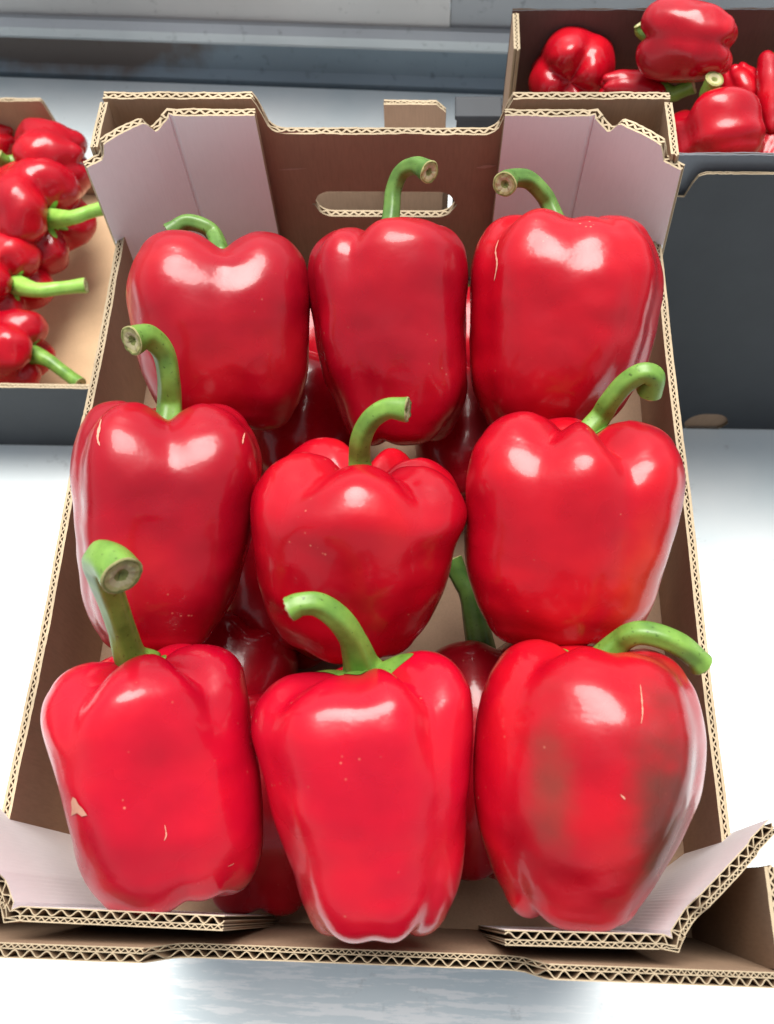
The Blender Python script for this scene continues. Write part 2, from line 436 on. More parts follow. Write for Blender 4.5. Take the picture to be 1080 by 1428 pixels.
for (xa, ya), (xb, yb), wv in (((388, 237), (428, 235), .0006), ((664, 234), (692, 231), .0012), ((384, 185), (424, 184), .0006)):
    P0, P1 = at_y(xa, ya, BL-.0056), at_y(xb, yb, BL-.0056); V, F = [], []
    for i in range(9):
        p = P0+(P1-P0)*i/8; hw_ = wv*(math.sin(math.pi*(i+.3)/8.6))*(1+.5*noise.noise(Vector((i*1.7, xa, 0))))
        V += [p+np.array([0, 0, hw_]), p-np.array([0, 0, hw_])]
    for i in range(8): F.append((2*i, 2*i+1, 2*i+3, 2*i+2))
    mesh('scuff', V, F, SCUFF, bx)

# the crate it stands on
ub = empty('grey_crate', (0, .2, TZ), 'dark grey cardboard crate underneath the open box of nine peppers', 'crate')
for lo, hi in (((-.15, .006, TZ+.001), (.15, .012, -.001)), ((-.15, .398, TZ+.001), (.15, .404, -.001))):
    box('end_wall', lo, hi, DGREY, ub, .0008)
for xa in (-.156, .150):
    box('side_wall', (xa, .006, TZ+.001), (xa+.006, .404, -.001), DGREY, ub, .0008)
box('lid', (-.149, .0125, -.006), (.149, .3975, -.0012), DGREY, ub, .0008)

# ---------------------------------------------------------------- peppers
def catmull(P, n):
    P = np.array(P, float); m_ = len(P)
    Q = np.vstack([2*P[0]-P[1], P, 2*P[-1]-P[-2]]); out = []
    for i in range(m_-1):
        p0, p1, p2, p3 = Q[i:i+4]
        for k in range(n):
            t_ = k/n
            out.append(.5*((2*p1)+(-p0+p2)*t_+(2*p0-5*p1+4*p2-p3)*t_**2+(-p0+3*p1-3*p2+p3)*t_**3))
    out.append(P[-1]); return np.array(out)

def body_grid(T, B, rv, dv, L_, R_, lobes, dd, db, dr=1.0, nu=112, rim=(0, 0), sq=2.7, seed=0, cap=.62, bump_amp=.0012, fine=5, noisy=True, caph=.36):
    """pepper skin: T,B axis ends; rv right, dv towards the viewer; L_,R_ lists of (h, x) half outlines, h along the axis;
    lobes: (angle deg, top, mid, bottom, width deg)"""
    T, B = np.array(T), np.array(B); H = np.linalg.norm(T-B); a = (T-B)/H
    Lh = np.array(sorted(L_)); Rh = np.array(sorted(R_))
    h1 = min(Lh[-1, 0], Rh[-1, 0]); hb = max(Lh[0, 0], Rh[0, 0])
    h1 = H-caph*(Rh[:, 1].max()-Lh[:, 1].min())/2; hb = .42*(Rh[:, 1].max()-Lh[:, 1].min())/2
    k0, k1, ns = cap*.86, .55, 9
    top = catmull([(0, H-dd), (.10, H-dd*.95), (.22, H-dd*.62), (.36, H-dd*.2), (k0, H)], fine)[:-1]
    arc = lambda n_: [math.pi/2*q/n_ for q in range(n_)]
    C = [tuple(c) for c in top]
    C += [(k0+(1-k0)*math.sin(t_)**.9, H-(H-h1)*(1-math.cos(t_))**.95) for t_ in arc(3*fine)]
    C += [(1, h1+(hb-h1)*q/(ns*fine)) for q in range(ns*fine)]
    C += [(k1+(1-k1)*math.cos(t_)**.9, hb*(1-math.sin(t_)**1.0)) for t_ in arc(3*fine)]
    C += [tuple(c) for c in catmull([(k1, 0), (.36, db*.25), (.16, db*.8), (0, db)], fine)]
    C = np.array(C)
    nv = len(C); U = np.linspace(0, 2*math.pi, nu, endpoint=False)
    rho = (np.abs(np.cos(U))**sq+np.abs(np.sin(U))**sq)**(-1/sq)
    G = np.zeros((nv, nu, 3)); 
    gx = np.linspace(-.04, H+.04, 400); dx = gx[1]-gx[0]; sg = min(.0075, H*.085)
    kr = np.exp(-.5*(np.arange(-60, 61)*dx/sg)**2); kr /= kr.sum()
    def smooth(arr):
        c_ = np.interp(np.clip(gx, hb*.45, H-.5*(H-h1)), arr[:, 0], arr[:, 1])
        return np.convolve(np.pad(c_, 60, 'edge'), kr, 'valid')
    SL, SR = smooth(Lh), smooth(Rh)
    for j, (k, h) in enumerate(C):
        k = max(k, 0)
        if j == 0 or j == nv-1: k = 0.0
        hh = min(max(h, hb*.5), h1+.4*(H-h1))
        xl, xr = np.interp(hh, gx, SL), np.interp(hh, gx, SR)
        tt = np.clip(h/H, 0, 1)
        cx = (xl+xr)/2; hw = (xr-xl)/2
        topcap = j < 7*fine; botcap = j > (7+9)*fine
        g = np.zeros(nu); gz = np.zeros(nu); gs = np.zeros(nu)
        for (ang, gt, gm, gb, wd) in lobes:
            du = (U-math.radians(ang)+math.pi) % (2*math.pi)-math.pi
            e = np.exp(-(np.abs(du)/math.radians(wd))**1.6)
            wt = np.clip((tt-.55)/.4, 0, 1)**1.3; wb = np.clip((.35-tt)/.35, 0, 1)**1.2
            dep = gm*(1-wt)*(1-wb)+gt*wt+gb*wb
            g += dep*e
            gz += gt*e*wt; gs += gb*e*wb
        rad = k*(1-g)
        side = np.sin(U); fr = np.cos(U)
        x = cx + hw*rad*rho*side
        y = hw*dr*rad*rho*fr
        z = np.full(nu, h)
        # grooves run over the shoulder into the dimple; lobes stand up between them
        q = math.sin(math.pi*min(1, k/1.3))*(1 if topcap else math.exp(-((h1-h)/.017)**2) if h < h1 else 1)
        if q > .01 and not botcap:
            z = z - .060*gz*q*1.0*(hw/.045) + q*(rim[0]*np.sin(U)+rim[1]*np.cos(U))
        q = math.sin(math.pi*min(1, k/1.3))*(1 if botcap else math.exp(-((h-hb)/.016)**2) if h > hb else 1)
        if q > .01 and not topcap:
            z = z + .07*gs*q*(hw/.045)
        G[j] = B + x[:, None]*rv + y[:, None]*dv + z[:, None]*a
    # slow irregular swelling of the flesh
    ctr = (T+B)/2
    for j in range(nv if noisy else 0):
        for i in range(nu):
            p = G[j, i]; v = Vector(((p-ctr)*38).tolist())
            n_ = noise.noise(v+Vector((seed*3.7, seed*1.3, 0)))+.45*noise.noise(v*2.3+Vector((0, seed*2.1, 5)))
            kk = max(C[j][0], 0)
            if j in (0, nv-1): kk = 0
            G[j, i] = p + nrm(p-ctr)*bump_amp*n_*min(1, kk*1.3)
    return G, a, C

def grid_faces(nv, nu):
    F = []
    for j in range(nv-1):
        for i in range(nu):
            i2 = (i+1) % nu
            F.append((j*nu+i, (j+1)*nu+i, (j+1)*nu+i2, j*nu+i2))
    return F

def add_body(G, parent, mt, name='body'):
    nv, nu, _ = G.shape
    V = [tuple(G[0, 0])] + [tuple(p) for j in range(1, nv-1) for p in G[j]] + [tuple(G[-1, 0])]
    ix = lambda j, i: 0 if j == 0 else (len(V)-1 if j == nv-1 else 1+(j-1)*nu+i % nu)
    F = []
    for j in range(nv-1):
        for i in range(nu):
            q = [ix(j, i), ix(j+1, i), ix(j+1, i+1), ix(j, i+1)]
            q2 = []
            for v in q:
                if v not in q2: q2.append(v)
            F.append(q2)
    o = mesh(name, V, F, mt, parent)
    bm = bmesh.new(); bm.from_mesh(o.data); bmesh.ops.recalc_face_normals(bm, faces=bm.faces[:]); bm.to_mesh(o.data); bm.free()
    return o

def calyx(G, a, parent, mt, size=.30, seed=0):
    """green star lying in the dimple: follows the skin a millimetre above it"""
    nv, nu, _ = G.shape; rnd = random.Random(seed); ph = rnd.random()*6
    J = 14; K = 7; V, F = [], []
    rows = np.linspace(0, 1, K)
    for r_ in rows:
        for i in range(nu):
            u = 2*math.pi*i/nu
            ext = J*(.72+.28*math.cos(5*u+ph)+.06*math.cos(11*u))
            f = r_*ext*size/.30*1.0
            j0 = min(int(f), nv-2); fr = f-j0
            p = G[j0, i]*(1-fr)+G[j0+1, i]*fr
            V.append(p + a*(.0016*(1-r_**3)+.0003))
    F = grid_faces(K, nu)
    return mesh('calyx', V, F, mt, parent)

def stem(pts, rad, parent, mt, end_mat=None, ns=30, ridges=5, flare=1.12, seed=0, cut=(0, 0)):
    """pts: 3-D path from dimple to cut end, rad: radii at the points"""
    P = catmull(pts, 8); Rr = np.interp(np.linspace(0, len(pts)-1, len(P)), range(len(pts)), rad)
    n = len(P); Tn = np.gradient(P, axis=0); Tn /= np.linalg.norm(Tn, axis=1)[:, None]
    ref = nrm(np.cross(Tn[0], [.3, .2, .9])); V = []
    for i in range(n):
        ref = nrm(ref - Tn[i]*(ref@Tn[i])); bi = np.cross(Tn[i], ref)
        tf = i/(n-1)
        fl = 1+ (flare-1)*max(0, (tf-.86)/.14)
        for k in range(ns):
            th = 2*math.pi*k/ns
            rr = Rr[i]*fl*(1+.06*(1-.8*max(0, (tf-.75)/.25))*math.cos(ridges*th+seed+tf*1.2)+.05*noise.noise(Vector((math.cos(th)*1.2, math.sin(th)*1.2, tf*5+seed))))
            V.append(P[i]+rr*(math.cos(th)*ref+math.sin(th)*bi))
    F = []
    for i in range(n-1):
        for k in range(ns):
            k2 = (k+1) % ns; F.append((i*ns+k, i*ns+k2, (i+1)*ns+k2, (i+1)*ns+k))
    F.append(tuple(range(ns-1, -1, -1)))
    so_ = mesh('stem', V, F, mt, parent)
    # cut end: raised rim, pithy hollow centre
    e, t_ = P[-1], Tn[-1]; r_ = Rr[-1]*flare
    ring = [np.array(V[(n-1)*ns+k]) for k in range(ns)]
    VV, FF = [], []
    for f, dz in ((1.0, .0), (.93, .0005), (.82, .0002), (.62, .0003), (.34, -.0003), (.0, -.0016)):
        for k in range(ns):
            j_ = .0009*noise.noise(Vector((k*1.7, f*9, seed*3.3)))
            VV.append(e+(ring[k]-e)*f + t_*(dz+(j_ if f < 1 else 0)))
    for i in range(5):
        for k in range(ns):
            k2 = (k+1) % ns; FF.append((i*ns+k, i*ns+k2, (i+1)*ns+k2, (i+1)*ns+k))
    mi = [(0, 1, 0, 2, 1)[q//ns] for q in range(len(FF))]
    ce = mesh('cut_end', VV, FF, [WOOD, WOOD_IN, WOOD_PITH], so_, mi)
    return so_

PEP_ROOTS = {}
def main_pepper(key, T, B, zt, zb, Lpx, Rpx, lobes, stem_px, stem_r, label, group, skin=None, dd=.012, db=.008, dr=1.08, rim=(0, 0),
                stem_off=0.0, stem_dz=None, stem_mt=STEM, cap=.62, seed=0, base_in=None, sq=2.8, cal=.30, ridge=5, flare=1.12, caph=.36, patches=None, bump_amp=.0012, dback=0.0):
    t3, b3 = at_z(*T, zt), at_z(*B, zb)
    mid = (t3+b3)/2; a = nrm(t3-b3); v = nrm(CAM-mid); rv = nrm(np.cross(a, -v)); 
    if rv @ RT < 0: rv = -rv
    dv = nrm(v - a*(v@a))
    def toplane(px, py):
        d = ray(px, py); k = ((b3-CAM)@dv)/(d@dv); p = CAM+d*k-b3
        return (float(p@a), float(p@rv))
    Lh = [toplane(*q) for q in Lpx]; Rh = [toplane(*q) for q in Rpx]
    # size the fruit to its measured outline
    yt, yb = T[1], B[1]
    tq, bq = t3.copy(), b3.copy(); Lr = [list(q) for q in Lh]; Rr_ = [list(q) for q in Rh]
    for it in range(7):
        ob = float((bq-b3) @ a)
        G, ax, C = body_grid(tq, bq, rv, dv, [(h-ob, x) for h, x in Lr], [(h-ob, x) for h, x in Rr_], lobes, dd, db, dr, nu=64, rim=rim, seed=seed, cap=cap, sq=sq, fine=3, noisy=False, caph=caph)
        Q = G.reshape(-1, 3)-CAM; zz = Q @ FW
        X2 = 540+FPX*(Q @ RT)/zz; Y2 = 714-FPX*(Q @ UP)/zz
        dm = depth(mid)/FPX
        tq = tq + a*float(np.clip((Y2.min()-yt)*dm*.8, -.008, .008)); bq = bq - a*float(np.clip((yb-Y2.max())*dm*.8, -.008, .008))
        for Ls, px_, fn in ((Lr, Lpx, np.min), (Rr_, Rpx, np.max)):
            for q, (xs_, ys_) in zip(Ls, px_):
                k_ = np.abs(Y2-ys_) < 8
                hq = q[0]-ob; Hq = np.linalg.norm(tq-bq)
                if k_.any() and .14*Hq < hq < .88*Hq: q[1] -= float(np.clip((fn(X2[k_])-xs_)*dm*.5, -.005, .005))
    t3, b3n = tq, bq
    ob = float((bq-b3) @ a); b3 = b3n
    Lh = [(h-ob, x) for h, x in Lr]; Rh = [(h-ob, x) for h, x in Rr_]
    root = empty('bell_pepper', Vector(b3.tolist()), label, 'bell pepper', group)
    G, ax, C = body_grid(t3, b3, rv, dv, Lh, Rh, lobes, dd, db, dr, rim=rim, seed=seed, cap=cap, sq=sq, bump_amp=bump_amp, caph=caph)
    mt = skin or SKIN[0]
    if patches:
        pl = [(tuple((at_d(px, py, depth(mid)-.03)-b3).tolist()), rr, c, s) for px, py, rr, c, s in patches]
        # object space of the body is world space shifted to the pepper's base
        pl = [(tuple((np.array(c)+b3).tolist()), rr, cc, s) for c, rr, cc, s in pl]
        mt = pepper_mat('pepper_skin_'+key, pl)
    body = add_body(G, root, mt)
    # stem
    d0 = depth(G[0, 0]); pts = []
    base = G[0, 0] - ax*.002
    pts.append(base)
    n = len(stem_px)
    dzs = stem_dz or [0]*n
    for (px, py), o in zip(stem_px, dzs): pts.append(at_d(px, py, d0+stem_off+o))
    rr = [x*d0/FPX for x in stem_r]
    stem(pts, rr, root, stem_mt, ridges=ridge, seed=seed, flare=flare)
    if cal: calyx(G, ax, root, stem_mt, cal, seed)
    PEP_ROOTS[key] = (root, body, G)
    return root

GA = 'peppers standing in the open cardboard box'
main_pepper('P1', (306, 320), (322, 604), .146, .088,
    [(196, 354), (181, 380), (177, 405), (182, 450), (193, 505), (212, 555), (240, 585)], [(418, 352), (430, 376), (434, 420), (430, 510), (424, 550), (408, 584)],
    [(3, .20, .05, .08, 30), (95, .06, .02, .1, 18), (-120, .1, .03, .12, 20), (170, .12, .04, .12, 22)],
    [(300, 330), (286, 316), (260, 310), (236, 324)], [13, 12, 11, 11, 12],
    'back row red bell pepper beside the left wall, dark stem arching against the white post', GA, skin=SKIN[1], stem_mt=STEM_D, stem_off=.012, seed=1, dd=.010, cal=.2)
main_pepper('P2', (545, 303), (558, 622), .148, .088,
    [(441, 332), (432, 355), (430, 385), (433, 430), (440, 480), (452, 530), (472, 575)], [(640, 328), (650, 355), (653, 395), (651, 455), (652, 520), (649, 565), (634, 598)],
    [(-26, .12, .07, .07, 15), (-62, .08, .05, .05, 14), (60, .05, .03, .12, 18), (130, .1, .03, .1, 20), (-135, .1, .03, .12, 20)],
    [(546, 296), (549, 265), (560, 240), (580, 231), (599, 240)], [13, 12, 11, 11, 12, 14],
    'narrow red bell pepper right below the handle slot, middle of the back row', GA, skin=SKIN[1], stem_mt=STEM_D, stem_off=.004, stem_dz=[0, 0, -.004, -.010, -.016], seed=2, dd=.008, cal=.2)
main_pepper('P3', (785, 292), (770, 614), .148, .090,
    [(684, 318), (662, 345), (654, 390), (654, 450), (656, 500), (662, 550), (678, 582)], [(896, 318), (918, 348), (928, 390), (920, 440), (905, 500), (880, 556), (850, 590)],
    [(-46, .10, .05, .05, 13), (8, .09, .0, .04, 24), (38, .06, .07, .12, 13), (62, .05, .06, .10, 11), (150, .1, .03, .1, 20), (-120, .1, .03, .12, 20)],
    [(768, 290), (755, 268), (735, 250), (712, 249), (704, 257)], [14, 12, 12, 12, 13, 15],
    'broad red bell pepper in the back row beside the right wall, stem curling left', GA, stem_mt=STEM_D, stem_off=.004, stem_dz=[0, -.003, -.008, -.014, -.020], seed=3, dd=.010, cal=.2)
main_pepper('P4', (232, 558), (230, 914), .152, .102,
    [(120, 584), (103, 615), (98, 655), (101, 700), (105, 745), (110, 800), (120, 850), (145, 886)], [(335, 584), (358, 608), (366, 640), (362, 695), (353, 750), (339, 800), (318, 850), (288, 890)],
    [(0, .20, .035, .06, 28), (-60, .09, .06, .05, 11), (66, .05, .04, .10, 16), (160, .1, .03, .1, 20), (-140, .08, .03, .12, 20)],
    [(237, 562), (236, 530), (228, 492), (206, 469), (184, 475)], [19, 17, 15, 15, 16, 18],
    'dark red bell pepper by the left wall in the middle row, stem bent left', GA, skin=SKIN[1], stem_off=.002, stem_dz=[0, -.006, -.012, -.020, -.026], seed=4, dd=.009, cal=.25)
main_pepper('P5', (503, 610), (480, 926), .158, .095,
    [(376, 645), (358, 668), (350, 700), (350, 740), (356, 785), (366, 836), (386, 882), (415, 910)], [(622, 648), (642, 672), (648, 700), (644, 740), (633, 785), (614, 836), (588, 882), (555, 910)],
    [(-38, .14, .03, .06, 21), (36, .14, .035, .06, 21), (88, .16, .02, .06, 16), (132, .2, .03, .1, 15), (180, .22, .02, .12, 17), (-105, .2, .03, .12, 17)],
    [(502, 640), (504, 612), (517, 585), (540, 570), (568, 571)], [18, 15, 14, 14, 14, 15],
    'squat red bell pepper at the very centre of the box, ribbed top showing', GA, stem_off=-.004, stem_dz=[0, -.008, -.014, -.018, -.020], seed=5, dd=.014, db=.006, cal=.0, cap=.66, caph=.45)
main_pepper('P6', (802, 573), (785, 906), .152, .100,
    [(675, 598), (658, 625), (651, 660), (648, 705), (648, 750), (651, 800), (662, 842), (688, 880)], [(936, 610), (953, 636), (957, 668), (949, 715), (938, 765), (925, 808), (909, 850), (880, 884)],
    [(-18, .14, .03, .05, 18), (32, .22, .10, .06, 17), (-75, .05, .02, .1, 18), (150, .1, .03, .1, 20), (-140, .08, .03, .12, 20)],
    [(836, 582), (850, 560), (872, 534), (896, 520), (912, 527), (906, 546)], [17, 15, 14, 14, 14, 15, 16],
    'wide red bell pepper with a deep fold and orange flush, middle row by right wall', GA, stem_off=0, stem_dz=[0, -.006, -.012, -.016, -.014, -.008], seed=6, dd=.011, rim=(-.002, 0),
    patches=[(893, 838, .016, (.58, .05, .01), .5)])
main_pepper('P7', (200, 897), (236, 1280), .150, .112,
    [(72, 960), (59, 985), (58, 1010), (64, 1040), (78, 1100), (97, 1175), (116, 1226), (150, 1260)], [(333, 916), (345, 952), (351, 995), (358, 1054), (366, 1112), (367, 1171), (356, 1216), (324, 1250)],
    [(-44, .17, .03, .04, 18), (36, .20, .03, .06, 15), (4, .0, .055, .10, 20), (110, .1, .03, .1, 20), (-120, .1, .03, .12, 20), (180, .1, .03, .1, 20)],
    [(184, 918), (172, 880), (158, 838), (144, 800), (142, 781), (155, 783), (170, 803)], [30, 22, 18, 18, 19, 22, 23, 23],
    'front row red bell pepper with a pale scar, thick stem with cut end turned down', GA, skin=SKIN[2], stem_off=-.004, stem_dz=[0, -.010, -.022, -.037, -.044, -.0515, -.0565], seed=7, dd=.006, rim=(.001, 0), cal=.25)
main_pepper('P8', (508, 907), (510, 1316), .152, .122,
    [(374, 956), (356, 985), (352, 1015), (358, 1050), (371, 1100), (388, 1160), (406, 1215), (426, 1265)], [(640, 926), (655, 960), (658, 1005), (656, 1080), (650, 1150), (642, 1220), (626, 1270)],
    [(38, .20, .05, .10, 14), (-50, .09, .045, .07, 15), (-6, .08, .0, .05, 24), (140, .1, .03, .1, 20), (-130, .1, .03, .12, 20)],
    [(503, 926), (492, 893), (472, 862), (445, 843), (420, 842), (404, 849)], [38, 24, 18, 17, 16, 15, 16],
    'long red bell pepper in the middle of the front row, stem bent sharply left', GA, skin=SKIN[2], stem_off=-.002, stem_dz=[0, -.010, -.018, -.022, -.024, -.024], seed=8, dd=.0045, cal=.40, flare=1.05, rim=(.004, 0))
main_pepper('P9', (835, 893), (815, 1303), .150, .120,
    [(694, 928), (674, 955), (667, 990), (662, 1060), (664, 1143), (678, 1195), (705, 1240), (745, 1276)], [(950, 930), (974, 962), (986, 1005), (988, 1047), (977, 1112), (957, 1170), (926, 1220), (888, 1268)],
    [(-36, .12, .07, .11, 17), (24, .06, .0, .02, 22), (58, .04, .07, .05, 14), (150, .1, .03, .1, 20), (-120, .1, .03, .12, 20)],
    [(862, 898), (885, 884), (912, 885), (942, 897), (966, 914), (977, 926)], [18, 17, 16, 16, 16, 16, 16],
    'large red bell pepper blotched dark brown, front row, stem lying over the right rim', GA, stem_off=-.003, stem_dz=[0, -.006, -.008, -.008, -.004, -.002], seed=9, dd=.007,
    patches=[(920, 1125, .0175, (.075, .026, .018), .95), (768, 1088, .0105, (.15, .035, .022), .75)])

# generic pepper: plan by two axis ends, width; random lobes
def loose(T, B, wd, label, group, stem_pts=None, stem_r=.0055, seed=0, skin=SKIN[0], stem_mt=STEM_L, up=(0, 0, 1), taper=.72, nl=4, deep=1.0, nu=64, cat='bell pepper', wob=.0026):
    T, B = np.array(T, float), np.array(B, float); a = nrm(T-B); H = np.linalg.norm(T-B)
    v = np.array(up, float); v = v if abs(nrm(v)@a) < .95 else np.array([.2, 1, .1])
    dv = nrm(v-a*(v@a)); rv = nrm(np.cross(dv, a)); rnd = random.Random(seed*13+5)
    hw = wd/2
    prof = [(.10*H, hw*taper*.86), (.25*H, hw*(taper+.12)), (.45*H, hw*.93), (.65*H, hw), (.8*H, hw*.98), (.88*H, hw*.92)]
    sk = rnd.uniform(-.08, .08)*wd
    Rh = [(h, x+sk*(1-h/H)) for h, x in prof]; Lh = [(h, -x+sk*(1-h/H)) for h, x in prof]
    a0 = rnd.uniform(0, 360)
    lobes = [(a0+360/nl*i+rnd.uniform(-14, 14), rnd.uniform(.18, .30)*deep, rnd.uniform(.08, .17)*deep, rnd.uniform(.12, .22)*deep, rnd.uniform(15, 23)) for i in range(nl)]
    root = empty('bell_pepper', Vector(B.tolist()), label, cat, group)
    G, ax, C = body_grid(T, B, rv, dv, Lh, Rh, lobes, .20*wd, .12*wd, rnd.uniform(.9, 1.05), nu=nu, seed=seed, sq=2.1, bump_amp=wob, fine=4, rim=(rnd.uniform(-.03, .03)*wd, rnd.uniform(-.03, .03)*wd))
    add_body(G, root, skin)
    if stem_pts is None:
        b0 = G[0, 0]; sd = nrm(rv*rnd.uniform(-.5, .5)+dv*rnd.uniform(-.2, .6))
        stem_pts = [b0+ax*.012, b0+ax*.026+sd*.004, b0+ax*.036+sd*.014]
    pts = [G[0, 0]-ax*.002]+[np.array(p) for p in stem_pts]
    rr = [stem_r*1.7, stem_r*1.05]+[stem_r*.95]*(len(pts)-3)+[stem_r*1.05]
    stem(pts, rr, root, stem_mt, seed=seed, ns=16, flare=1.1)
    calyx(G, ax, root, stem_mt, .26, seed)
    return root

# the layer underneath
GB = 'peppers lying under the top layer in the box'
p_st = [at_z(657, 838, .052), at_z(645, 812, .055), at_z(630, 782, .058)]
for i, (T, B, wd, lab, sp) in enumerate([
    ((.056, .142, .040), (.058, .030, .036), .078, 'shaded red pepper with green stem, glimpsed between the centre and front right peppers', p_st),
    ((-.044, .110, .038), (-.046, .012, .036), .078, 'deeply shaded red pepper beneath the gap between front left and front middle peppers', None),
    ((.002, .064, .034), (.006, .132, .036), .062, 'shaded red pepper glimpsed just above the left shoulder of the front middle pepper', None),
    ((-.066, .150, .040), (-.100, .075, .036), .070, 'deeply shaded red pepper glimpsed under the left wall pepper and the front left one', None),
    ((-.052, .215, .038), (-.046, .130, .036), .078, 'deeply shaded red pepper beneath the gap left of the centre pepper', None),
    ((-.044, .305, .038), (-.048, .232, .036), .074, 'shaded red pepper glimpsed below the back left pepper, under the middle row', None),
    ((.050, .300, .038), (.046, .222, .036), .074, 'deeply shaded red pepper beneath the gap right of the narrow back pepper', None),
    ((-.046, .366, .032), (-.048, .300, .030), .058, 'shaded red pepper by the back wall under the left back row', None),
    ((.046, .366, .032), (.050, .300, .030), .058, 'shaded red pepper by the back wall under the right back row', None)]):
    if sp is None:
        a_ = nrm(np.array(T)-np.array(B)); sp = [np.array(T)+a_*.004+np.array([0, 0, -.002]), np.array(T)+a_*.010+np.array([.003, 0, -.008]), np.array(T)+a_*.012+np.array([.006, 0, -.014])]
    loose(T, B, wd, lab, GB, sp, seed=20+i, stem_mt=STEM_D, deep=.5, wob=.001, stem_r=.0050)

# marks on the skins
def ray_body(key, px, py):
    root, body, G = PEP_ROOTS[key]
    me = body.data
    bv = BVHTree.FromPolygons([v.co[:] for v in me.vertices], [p.vertices[:] for p in me.polygons])
    return bv.ray_cast(Vector(CAM.tolist()), Vector(nrm(ray(px, py)).tolist()))
def streak(key, pts, wpx, seed=0):
    root, body, G = PEP_ROOTS[key]
    V, F = [], []; rnd = random.Random(seed)
    dense = catmull([(x, y) for x, y in pts], 6)
    for i, (x, y) in enumerate(dense):
        tf = i/(len(dense)-1); wv = wpx*(math.sin(math.pi*min(1, max(0.03, tf)))**.5)*rnd.uniform(.5, 1.15)*.5
        for sgn in (-1, 1):
            h = ray_body(key, x+sgn*wv, y)
            if h[0] is None: return
            V.append(h[0]+h[1]*(.00025 if h[1].dot(Vector(CAM.tolist())-h[0]) > 0 else -.00025))
    for i in range(len(dense)-1): F.append((2*i, 2*i+1, 2*i+3, 2*i+2))
    mesh('scar', V, F, SCAR, root)
def blotch(key, poly):
    root, body, G = PEP_ROOTS[key]
    V = []
    cx, cy = sum(p[0] for p in poly)/len(poly), sum(p[1] for p in poly)/len(poly)
    for x, y in [(cx, cy)]+poly:
        h = ray_body(key, x, y)
        V.append(h[0]+h[1]*.00045)
    n = len(poly); mesh('scar', V, [(0, 1+i, 1+(i+1) % n) for i in range(n)], SCAR, root)
blotch('P7', [(101, 1118), (103, 1111), (107, 1113), (111, 1121), (117, 1127), (123, 1136), (116, 1138), (109, 1133), (101, 1137), (102, 1128)])
streak('P9', [(893, 955), (895, 975), (896, 995), (894, 1010)], 2.2, 1)
streak('P9', [(866, 1108), (869, 1111), (872, 1115)], 4, 2)
streak('P3', [(696, 335), (692, 350), (694, 368), (690, 392)], 2.4, 3)
streak('P4', [(142, 585), (139, 598), (137, 612), (140, 622)], 4, 4)
streak('P4', [(341, 604), (339, 612), (338, 620)], 2.5, 5)
streak('P7', [(230, 1150), (232, 1164), (229, 1172)], 2, 6)
streak('P7', [(318, 1208), (322, 1206), (327, 1203)], 2.2, 7)

# ---------------------------------------------------------------- left crate with loose peppers
lc = empty('grey_crate', (-.35, .39, TZ), 'low grey crate with kraft inside, left of the open box, loose peppers in it', 'crate')
LY0, LY1, LX0, LX1 = .392, .690, -.62, -.172
zf = float(at_y(50, 541, LY0)[2])
board('end_wall', [(LX0, LY0), (LX1, LY0)], TZ+.001, lambda s, Lt: zf, lc, (DGREY, KRAFT), layers=SINGLE, seed=11)
cxr = float(at_z(66, 150, -.10)[0])
def lback(s, Lt):
    x = LX1 - s
    if x < cxr-.006: return -.098
    if x < cxr: return -.098-.045*(x-cxr+.006)/.006
    return -.178
board('end_wall', [(LX1, LY1), (LX0, LY1)], TZ+.001, lback, lc, (DGREY, KRAFT), layers=SINGLE, seed=12)
board('side_wall', [(LX1, LY0+.005), (LX1, LY1-.005)], TZ+.001, lambda s, Lt: -.190, lc, (DGREY, KRAFT), layers=SINGLE, seed=13)
board('side_wall', [(LX0, LY1-.005), (LX0, LY0+.005)], TZ+.001, lambda s, Lt: -.12, lc, (DGREY, KRAFT), layers=SINGLE, seed=14)
box('base', (LX0+.005, LY0+.005, TZ+.002), (LX1-.005, LY1-.005, TZ+.006), card_mat('kraft_floor', (.58, .40, .24)), lc, .0004)
GL = 'loose peppers in the left crate'
def ends(p1, p2, z1, z2): return at_z(*p1, z1), at_z(*p2, z2)
def lpx(Tp, Bp, zt, zb, wpx, label, group, spx=None, sz=None, **kw):
    T, B = ends(Tp, Bp, zt, zb); d = depth((T+B)/2)
    sp = [at_z(x, y, z) for (x, y), z in zip(spx, sz)] if spx else None
    loose(T, B, wpx*d/FPX, label, group, sp, **kw)
lpx((28, 232), (124, 218), -.125, -.125, 122, "red pepper lying sideways, its round end to the white post, in the left crate", GL, [(16, 226), (6, 224), (-3, 218)], [-.120, -.115, -.11], seed=31, stem_mt=STEM)
lpx((-32, 205), (24, 190), -.14, -.14, 62, "red pepper cut off by the picture edge against the left crate's brown back wall", GL, seed=32)
lpx((92, 310), (-8, 285), -.125, -.145, 156, "lumpy red pepper in the left crate, pale stem pointing at the white post", GL, [(100, 304), (125, 296), (150, 289)], [-.112, -.108, -.105], seed=33, stem_r=.0058)
lpx((40, 402), (-52, 372), -.135, -.15, 132, "red pepper at the left edge, straight pale stem level over the kraft floor", GL, [(52, 405), (85, 402), (120, 398)], [-.125, -.125, -.125], seed=35, stem_r=.0058)
lpx((60, 492), (-45, 484), -.150, -.155, 116, "red pepper just behind the left crate's grey front wall, stem slanting down", GL, [(66, 502), (88, 518), (112, 536)], [-.147, -.150, -.150], seed=36, stem_mt=STEM)

